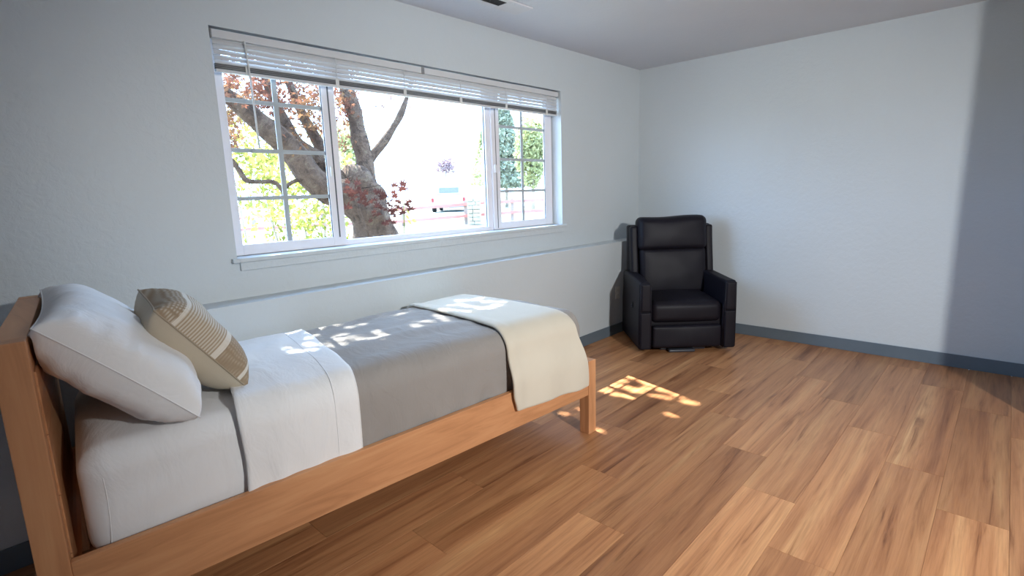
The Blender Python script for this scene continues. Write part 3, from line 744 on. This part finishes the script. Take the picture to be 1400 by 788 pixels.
QUAD = [Vector((-0.45, 0, 0)), Vector((0, -0.9, 0.05)), Vector((0.45, 0, 0)), Vector((0, 0.9, 0.05))]; QUADF = [(0, 1, 2), (0, 2, 3)]
def rand_rot(flat=0.5):
    return Matrix.Rotation(R.uniform(0, 6.283), 3, 'Z') @ Matrix.Rotation(R.gauss(0, flat), 3, 'X') @ Matrix.Rotation(R.gauss(0, flat), 3, 'Y') @ Matrix.Rotation(R.uniform(0, 6.283), 3, 'Z')
def leaves(name, spots, proto, material, parent, flat=0.6):
    pv, pf = proto; verts = []; faces = []
    for p, s in spots:
        m = rand_rot(flat); b = len(verts)
        for q in pv: verts.append(p+m@(q*s))
        for f_ in pf: faces.append(tuple(i+b for i in f_))
    o = link(name, mesh(name, verts, faces), material, parent); o['kind'] = 'stuff'; return o

# -- the old maple just outside the window
tree_org = on(513, 352, 1, 1.55); tree_org.z = GZ
maple = tag(empty('maple_tree', tree_org), 'old lichened maple with forked trunk and red leaves outside the window', 'tree')
def limb(name, pts, seg=10, wob=0.22, n=6):
    pp = []
    for (px, py, y, wpx) in pts:
        p = on(px, py, 1, y); dist = (p-CAM).dot(CF); pp.append((p-tree_org, wpx/FPX*dist/2))
    sp = smooth_path(pp, n)
    v_, f_ = tube_data([a for a, _ in sp], [b for _, b in sp], seg, wob)
    return link(name, mesh(name, v_, f_), M['bark'], maple, True)
basep = on(520, 345, 1, 1.58)
tr = limb('trunk', [(530, 420, 1.58, 76), (520, 350, 1.58, 66), (512, 320, 1.58, 60), (506, 295, 1.57, 58), (497, 272, 1.57, 56), (486, 252, 1.58, 50), (470, 246, 1.6, 40)], 14, 0.25)
limb('limb', [(498, 285, 1.57, 54), (474, 268, 1.55, 46), (448, 258, 1.52, 38), (425, 243, 1.5, 36), (405, 215, 1.48, 35), (385, 192, 1.46, 32), (360, 170, 1.44, 29), (335, 150, 1.42, 26), (305, 128, 1.4, 22), (270, 95, 1.4, 18)], 12, 0.2)
limb('limb', [(470, 258, 1.60, 26), (450, 232, 1.64, 23), (420, 208, 1.68, 20), (398, 186, 1.70, 19), (385, 160, 1.72, 17), (372, 130, 1.74, 16), (362, 95, 1.76, 16), (350, 55, 1.8, 14)], 10, 0.2)
limb('limb', [(455, 240, 1.66, 18), (440, 205, 1.74, 15), (418, 165, 1.80, 13), (398, 120, 1.86, 11), (380, 80, 1.9, 9)], 8, 0.2)
limb('limb', [(500, 275, 1.62, 38), (500, 245, 1.64, 30), (498, 215, 1.66, 26), (491, 182, 1.68, 24), (484, 150, 1.70, 21), (476, 125, 1.72, 20), (466, 95, 1.74, 20), (455, 50, 1.8, 18)], 10, 0.2)
limb('limb', [(500, 226, 1.66, 18), (510, 212, 1.64, 14), (525, 194, 1.62, 12), (538, 174, 1.6, 10), (548, 156, 1.58, 9), (556, 134, 1.56, 7), (566, 100, 1.55, 6)], 8, 0.15)
limb('branch', [(478, 132, 1.72, 12), (468, 118, 1.78, 10), (455, 100, 1.82, 8)], 6, 0.1)
limb('branch', [(448, 258, 1.52, 8), (425, 252, 1.5, 6), (405, 247, 1.5, 6), (388, 262, 1.5, 5), (392, 290, 1.5, 5), (398, 330, 1.5, 5), (404, 380, 1.5, 5)], 6, 0.1)
limb('branch', [(392, 270, 1.5, 5), (376, 250, 1.5, 6), (352, 249, 1.5, 6), (336, 246, 1.5, 7), (325, 230, 1.5, 7), (312, 216, 1.5, 8), (290, 205, 1.5, 8)], 6, 0.1)
limb('root_vine', [(484, 262, 1.36, 4), (490, 285, 1.35, 4.5), (497, 305, 1.36, 4), (506, 330, 1.38, 4), (512, 352, 1.4, 4)], 6, 0.1)
# canopy: blocks the sun except where it breaks through (dapples on bed and floor)
def cr(lst, x0, y0, k): return [(x0+x/k, y0+y/k) for x, y in lst]
bed_d = cr([(250, 385), (300, 370), (520, 335), (560, 315), (690, 295), (450, 400), (530, 395), (430, 460), (450, 515), (790, 390), (730, 455), (850, 425), (820, 435), (900, 450), (690, 410), (660, 440), (1000, 440), (1060, 440), (1120, 435), (1190, 405), (1100, 385), (610, 495), (760, 490), (710, 510), (230, 560), (290, 595), (1020, 265), (940, 290), (1090, 355), (820, 320), (460, 565)], 360, 400, 7.0)
bla_d = cr([(470, 270), (430, 275), (590, 215), (740, 160), (680, 160), (820, 160), (900, 135), (1010, 170), (960, 180), (1110, 180), (700, 205), (770, 225), (830, 230), (900, 245), (960, 240), (1010, 240), (740, 275), (790, 275), (570, 275), (610, 275), (470, 310), (520, 330)], 540, 390, 7.78)
cov2 = cr([(340, 390), (290, 390), (390, 395), (200, 425), (240, 440), (60, 305), (20, 310)], 540, 390, 7.78)
flo_d = cr([(400, 170), (440, 175), (350, 205), (320, 200), (290, 240), (260, 235), (230, 255), (180, 290), (520, 215), (560, 225), (600, 235), (640, 250), (430, 290), (460, 295), (360, 260), (250, 320), (400, 350), (350, 335), (560, 275), (680, 285), (730, 285), (800, 315), (830, 340), (730, 350), (700, 350), (910, 390), (960, 400), (770, 505), (470, 650), (115, 655), (620, 340), (490, 185)], 800, 490, 6.567)
und_d = [(793, 560), (774, 567)]
targets = [(on(x, y, 2, 0.705), 0.002) for x, y in bed_d+cov2] + [(on(x, y, 2, 0.722), 0.003) for x, y in bla_d] + [(on(x, y, 2, 0.0), 0.017) for x, y in flo_d] + [(on(x, y, 2, 0.0), 0.006) for x, y in und_d]
up_ = -SUN_DIR
spots = []; LS = 0.048
def blocked(p, s):
    for q, r in targets:
        d = p-q; h = d.dot(up_); e = (d-up_*h).length
        if h > 0 and e < r+s*0.52: return True
    return False
for i in range(19000):
    base = Vector((R.uniform(-4.05, -0.95), 0.1, R.uniform(0.85, 2.25)))
    p = base + up_*R.uniform(3.3, 4.4); s = LS*R.uniform(0.7, 1.25)
    if blocked(p, s): continue
    spots.append((p-tree_org, s))
for i in range(1200):                       # the rest of the crown
    p = Vector((R.gauss(-2.0, 1.3), 3.1+R.gauss(0, 0.8), R.uniform(4.4, 6.3)))
    if p.y < 0.4 or blocked(p, LS): continue
    x, y = project(p)
    if 283 < x < 770 and y > 25+0.19*(x-285)+40 : continue
    spots.append((p-tree_org, LS*R.uniform(0.7, 1.3)))
leaves('crown_foliage', spots, (LEAF5, LEAF5F), M['leaf_red'], maple, 0.5)
# red leaves seen in the upper left of the window
spots = []
clus = [(R.uniform(300, 484), R.uniform(78, 150)) for _ in range(120)] + [(R.uniform(395, 482), R.uniform(140, 200)) for _ in range(26)] + [(R.uniform(303, 330), R.uniform(130, 215)) for _ in range(14)]
for cx, cy in clus:
    yy = R.uniform(1.3, 2.6)
    for k in range(22):
        p = on(cx+R.gauss(0, 9), cy+R.gauss(0, 6), 1, yy+R.gauss(0, 0.15)); s = R.uniform(0.022, 0.042)
        if blocked(p, s): continue
        spots.append((p-tree_org, s))
for cx, cy in [(525, 145), (535, 138), (519, 150), (551, 146), (547, 132)]:
    for k in range(5):
        spots.append((on(cx+R.gauss(0, 4), cy+R.gauss(0, 3), 1, 1.7)-tree_org, R.uniform(0.02, 0.035)))
leaves('red_foliage', spots, (LEAF5, LEAF5F), M['leaf_red'], maple, 0.8)
# purple leaf sprays low on the trunk: single leaves
lm5 = mesh('leaf', LEAF7, LEAF7F); lm5.materials.append(M['leaf_purple'])
spr = [(549, 251), (555, 262), (545, 277), (556, 281), (562, 285), (537, 289), (546, 286), (537, 299), (552, 259), (558, 275), (549, 292), (540, 268), (541, 256), (533, 303)]
for i in range(70):
    u = R.random(); spr.append((470+u*72+R.gauss(0, 5), 262+u*14+R.gauss(0, 9)+(8 if R.random() < 0.3 else 0)))
for i in range(12): spr.append((R.uniform(512, 540), R.uniform(285, 308)))
for (px, py) in spr:
    p = on(px+R.uniform(-2, 2), py+R.uniform(-2, 2), 1, R.uniform(1.08, 1.28))
    o = bpy.data.objects.new('leaf', lm5); COL.objects.link(o); o.parent = maple
    o.location = p-tree_org; s = R.uniform(0.036, 0.060) if spr.index((px, py)) > 13 else R.uniform(0.058, 0.082); o.scale = (s, s, s)
    o.rotation_euler = (math.radians(R.uniform(35, 95)), math.radians(R.uniform(-25, 25)), math.radians(R.uniform(-60, 60)+180))
for a, b in (((500, 262), (560, 283)), ((492, 258), (552, 254)), ((505, 272), (538, 298))):
    tube('twig', [on(a[0], a[1], 1, 1.3)-tree_org, on((a[0]+b[0])/2, (a[1]+b[1])/2-3, 1, 1.22)-tree_org, on(b[0], b[1], 1, 1.2)-tree_org], [0.006, 0.004, 0.002], M['bark'], maple, 5)

# -- shrubs behind the left panes
def shrub(cx, cy, dist, rx, rz, n, size, m, label, seed, stems):
    c = far(cx, cy, dist); org = Vector((c.x, c.y, GZ))
    s = tag(empty('leafy_shrub', org), label, 'shrub', 'shrubs outside the left window panes')
    sp = []
    cl = [Vector((R.gauss(0, 0.45)*rx, R.gauss(0, 0.45)*rx, R.gauss(0, 0.5)*rz)) for _ in range(n//28)]
    for q in cl:
        for k in range(28):
            p = c + q + Vector((R.gauss(0, 0.13), R.gauss(0, 0.13), R.gauss(0, 0.10)))
            if p.z < GZ+0.05: continue
            sp.append((p-org, size*R.uniform(0.6, 1.3)))
    leaves('foliage', sp, (QUAD, QUADF), m, s, 0.9)
    for k in range(stems):
        t = Vector((R.uniform(-0.6, 0.6)*rx, R.uniform(-0.3, 0.3)*rx, c.z-GZ+R.uniform(0.2, 0.8)*rz))
        b_ = Vector((t.x*0.5, t.y*0.5, 0.0))
        tube('stem', [b_, (b_+t)/2+Vector((0.05, 0, 0)), t], [0.014, 0.010, 0.005], M['far_bark'], s, 6)
    return s
shrub(350, 222, 9.0, 0.85, 0.62, 1200, 0.06, M['leaf_green'], 'yellow-green leafy shrub at the left edge of the left window sash', 1, 2)
shrub(430, 268, 7.4, 0.60, 0.50, 1100, 0.05, M['leaf_green'], 'yellow-green leafy shrub below the limbs of the maple', 2, 4)
shrub(383, 300, 6.0, 0.34, 0.32, 480, 0.036, M['leaf_green'], 'low bright shrub in the bottom of the left window sash', 3, 2)
shrub(452, 230, 11.5, 1.0, 0.9, 700, 0.065, M['leaf_pale'], 'pale green shrub showing between trunk and limb of the maple', 4, 2)
shrub(322, 284, 12.0, 0.70, 0.34, 260, 0.06, M['leaf_pale'], 'pale shrub low at the left end behind the window frame', 5, 1)
# young plant right of the trunk
yp = far(553, 312, 5.7); yo = Vector((yp.x, yp.y, GZ))
yg = tag(empty('young_plant', yo), 'slender young green plant growing right of the maple trunk', 'plant')
tube('stem', [Vector((0, 0, 0)), far(553, 320, 5.7)-yo, far(552, 285, 5.7)-yo, far(554, 262, 5.7)-yo], [0.008, 0.006, 0.005, 0.003], M['leaf_green'], yg, 5)
lq = mesh('leaf', QUAD, QUADF); lq.materials.append(M['leaf_green'])
for (px, py, a) in [(546, 309, 30), (560, 304, -40), (566, 302, -70), (543, 287, 60), (558, 290, -30), (550, 275, 20), (557, 297, -50), (543, 312, 80)]:
    o = bpy.data.objects.new('leaf', lq); COL.objects.link(o); o.parent = yg; o.location = far(px, py, 5.7)-yo; o.scale = (0.05, 0.05, 0.05); o.rotation_euler = (math.radians(70), math.radians(a), math.radians(30))

# -- fence of two red-brown rails across the lawn, stone pillar in it
fpx = [(250, 305, 321), (345, 297, 313), (440, 291.5, 308), (550, 286.5, 303), (636, 279.5, 295.5), (700, 275.5, 290.5), (760, 272.5, 287)]
FDEP = 15.7
def fdep(px, py):
    d = ray(px, py); return CAM + d*FDEP      # depth along the view axis: the fence runs square to it
f0 = fdep(550, 303)
fence = tag(empty('rail_fence', (f0.x, f0.y, GZ)), 'two-rail red-brown wooden fence across the sunlit lawn', 'fence')
fo = fence.location.copy()
dirn = Vector((CR.x, CR.y, 0)).normalized(); nrm = Vector((-dirn.y, dirn.x, 0))
def beam(name, a, b, hh, th, m, parent, up=Vector((0, 0, 1))):
    v_ = []
    for p in (a, b):
        for (u, k) in ((-1, -1), (1, -1), (1, 1), (-1, 1)): v_.append(p+nrm*(u*th/2)+up*(k*hh/2))
    return link(name, mesh(name, v_, [(0, 1, 2, 3), (7, 6, 5, 4), (0, 4, 5, 1), (1, 5, 6, 2), (2, 6, 7, 3), (3, 7, 4, 0)]), m, parent)
for i in range(len(fpx)-1):
    for k in (1, 2):
        beam('rail', fdep(fpx[i][0], fpx[i][k])-fo, fdep(fpx[i+1][0], fpx[i+1][k])-fo, 0.085, 0.05, M['rail'], fence)
for px, a, b in fpx:
    t_ = fdep(px, a)-fo; t_.z += 0.1
    bot = t_.copy(); bot.z = 0
    v_ = [q+dirn*u*0.05+nrm*(w_*0.05+0.08) for q in (bot, t_) for (u, w_) in ((-1, -1), (1, -1), (1, 1), (-1, 1))]
    link('post', mesh('post', v_, [(3, 2, 1, 0), (4, 5, 6, 7), (0, 1, 5, 4), (1, 2, 6, 5), (2, 3, 7, 6), (3, 0, 4, 7)]), M['post'], fence)
pp_ = fdep(650, 301) - nrm*0.30
pil = tag(empty('stone_pillar', (pp_.x, pp_.y, GZ), math.atan2(dirn.y, dirn.x)), 'short pale stone pillar standing in front of the red fence', 'pillar')
ptz = fdep(650, 270).z-GZ; rowsn = 7
for i in range(rowsn):
    z0, z1 = ptz*i/rowsn, ptz*(i+1)/rowsn; sp_ = R.uniform(-0.06, 0.06)
    for (x0, x1) in ((-0.19, sp_), (sp_, 0.19)):
        rbox('stone', (x0+0.004, x1-0.004+R.uniform(0, 0.012)*0, -0.19+R.uniform(-0.02, 0.02), 0.19, z0+0.003, z1-0.003), 0.02, M['stone'], pil, (1, 1, 1))
# -- pale car parked beyond the fence
cpos = fdep(615, 285); cdist = 27.0
cp = CAM + ray(614, 283)*cdist; cpo = Vector((cp.x, cp.y, GZ))
car = tag(empty('parked_car', cpo, math.atan2(dirn.y, dirn.x)), 'pale car parked in the glare beyond the red fence', 'car')
czs = 1.12
rbox('body', (-0.88, 0.88, -0.2, 4.1, 0.22, 0.86), 0.12, M['car_paint'], car, (3, 4, 2))
rbox('cabin', (-0.76, 0.76, 0.15, 2.5, 0.80, 1.42), 0.16, M['car_paint'], car, (3, 3, 2), lambda v: Vector((v.x*(1-0.12*max(0, v.z-0.85)), v.y+0.35*max(0, v.z-0.85)*(1 if v.y < 1.2 else -1.2), v.z)))
boxes('rear_window', [(-0.50, 0.50, 0.13, 0.17, 0.98, 1.24)], M['car_glass'], car, 0.01, lambda v: Vector((v.x, v.y+0.32*max(0, v.z-0.85), v.z)))
for sx in (-1, 1):
    boxes('tail_light', [(sx*0.80-0.06, sx*0.80+0.06, -0.215, -0.16, 0.52, 0.72)], M['tail'], car, 0.01)
    for y in (0.5, 3.2):
        tube('wheel', [(sx*0.74, y, 0.31), (sx*0.92, y, 0.31)], 0.31, M['tyre'], car, 16)
# -- trees in the distance
def far_tree(name, px, pyc, depth, rx, rz, n, size, m, label, shape='round', tr_r=0.10):
    c = CAM + ray(px, pyc)*depth; org = Vector((c.x, c.y, GZ))
    t_ = tag(empty(name, org), label, 'tree', 'trees beyond the fence')
    sp = []
    for i in range(n):
        if shape == 'round':
            d = Vector((R.gauss(0, 1), R.gauss(0, 1), R.gauss(0, 1))).normalized()*R.uniform(0.02, 1)**0.5
            d *= 0.85+0.3*noise.noise(d*2.2+Vector((px, 0, 0)))
            p = Vector((d.x*rx, d.y*rx, c.z-GZ+d.z*rz))
        else:
            h = R.random()**1.3; a = R.uniform(0, 6.283); tier = 0.72+0.28*abs(math.sin(h*22))
            rad = rx*(1-h)*tier*R.uniform(0.4, 1)**0.5
            p = Vector((math.cos(a)*rad, math.sin(a)*rad, (c.z-GZ-rz)+h*2*rz-0.12*rad))
        if p.z < 0.1: continue
        sp.append((p, size*R.uniform(0.6, 1.3)))
    leaves('foliage', sp, (QUAD, QUADF), m, t_, 0.9)
    tube('trunk', [(0, 0, 0), (0.05, 0, (c.z-GZ)*0.5), (0, 0, c.z-GZ)], [tr_r, tr_r*0.8, tr_r*0.4], M['far_bark'], t_, 8)
    return t_
far_tree('plum_tree', 609, 226, 42, 1.15, 0.95, 1500, 0.11, M['leaf_plum'], 'small hazy purple tree far across the lawn')
far_tree('conifer_tree', 690, 185, 32, 1.55, 3.0, 6000, 0.17, M['leaf_conifer'], 'blue-green conifer seen through the left column of the right sash', 'cone')
far_tree('broadleaf_tree', 727, 208, 24, 0.95, 1.9, 4500, 0.11, M['leaf_pale'], 'pale yellow-green tree seen through the right column of the right sash', 'round', 0.09)
far_tree('conifer_tree', 660, 215, 48, 1.6, 2.4, 1600, 0.17, M['leaf_pale'], 'faint pale conifer standing left of the right window mullion', 'cone')
far_tree('broadleaf_tree', 470, 205, 26, 1.6, 1.6, 2200, 0.14, M['leaf_pale'], 'pale tree in the distance behind the forked maple trunk', 'round')
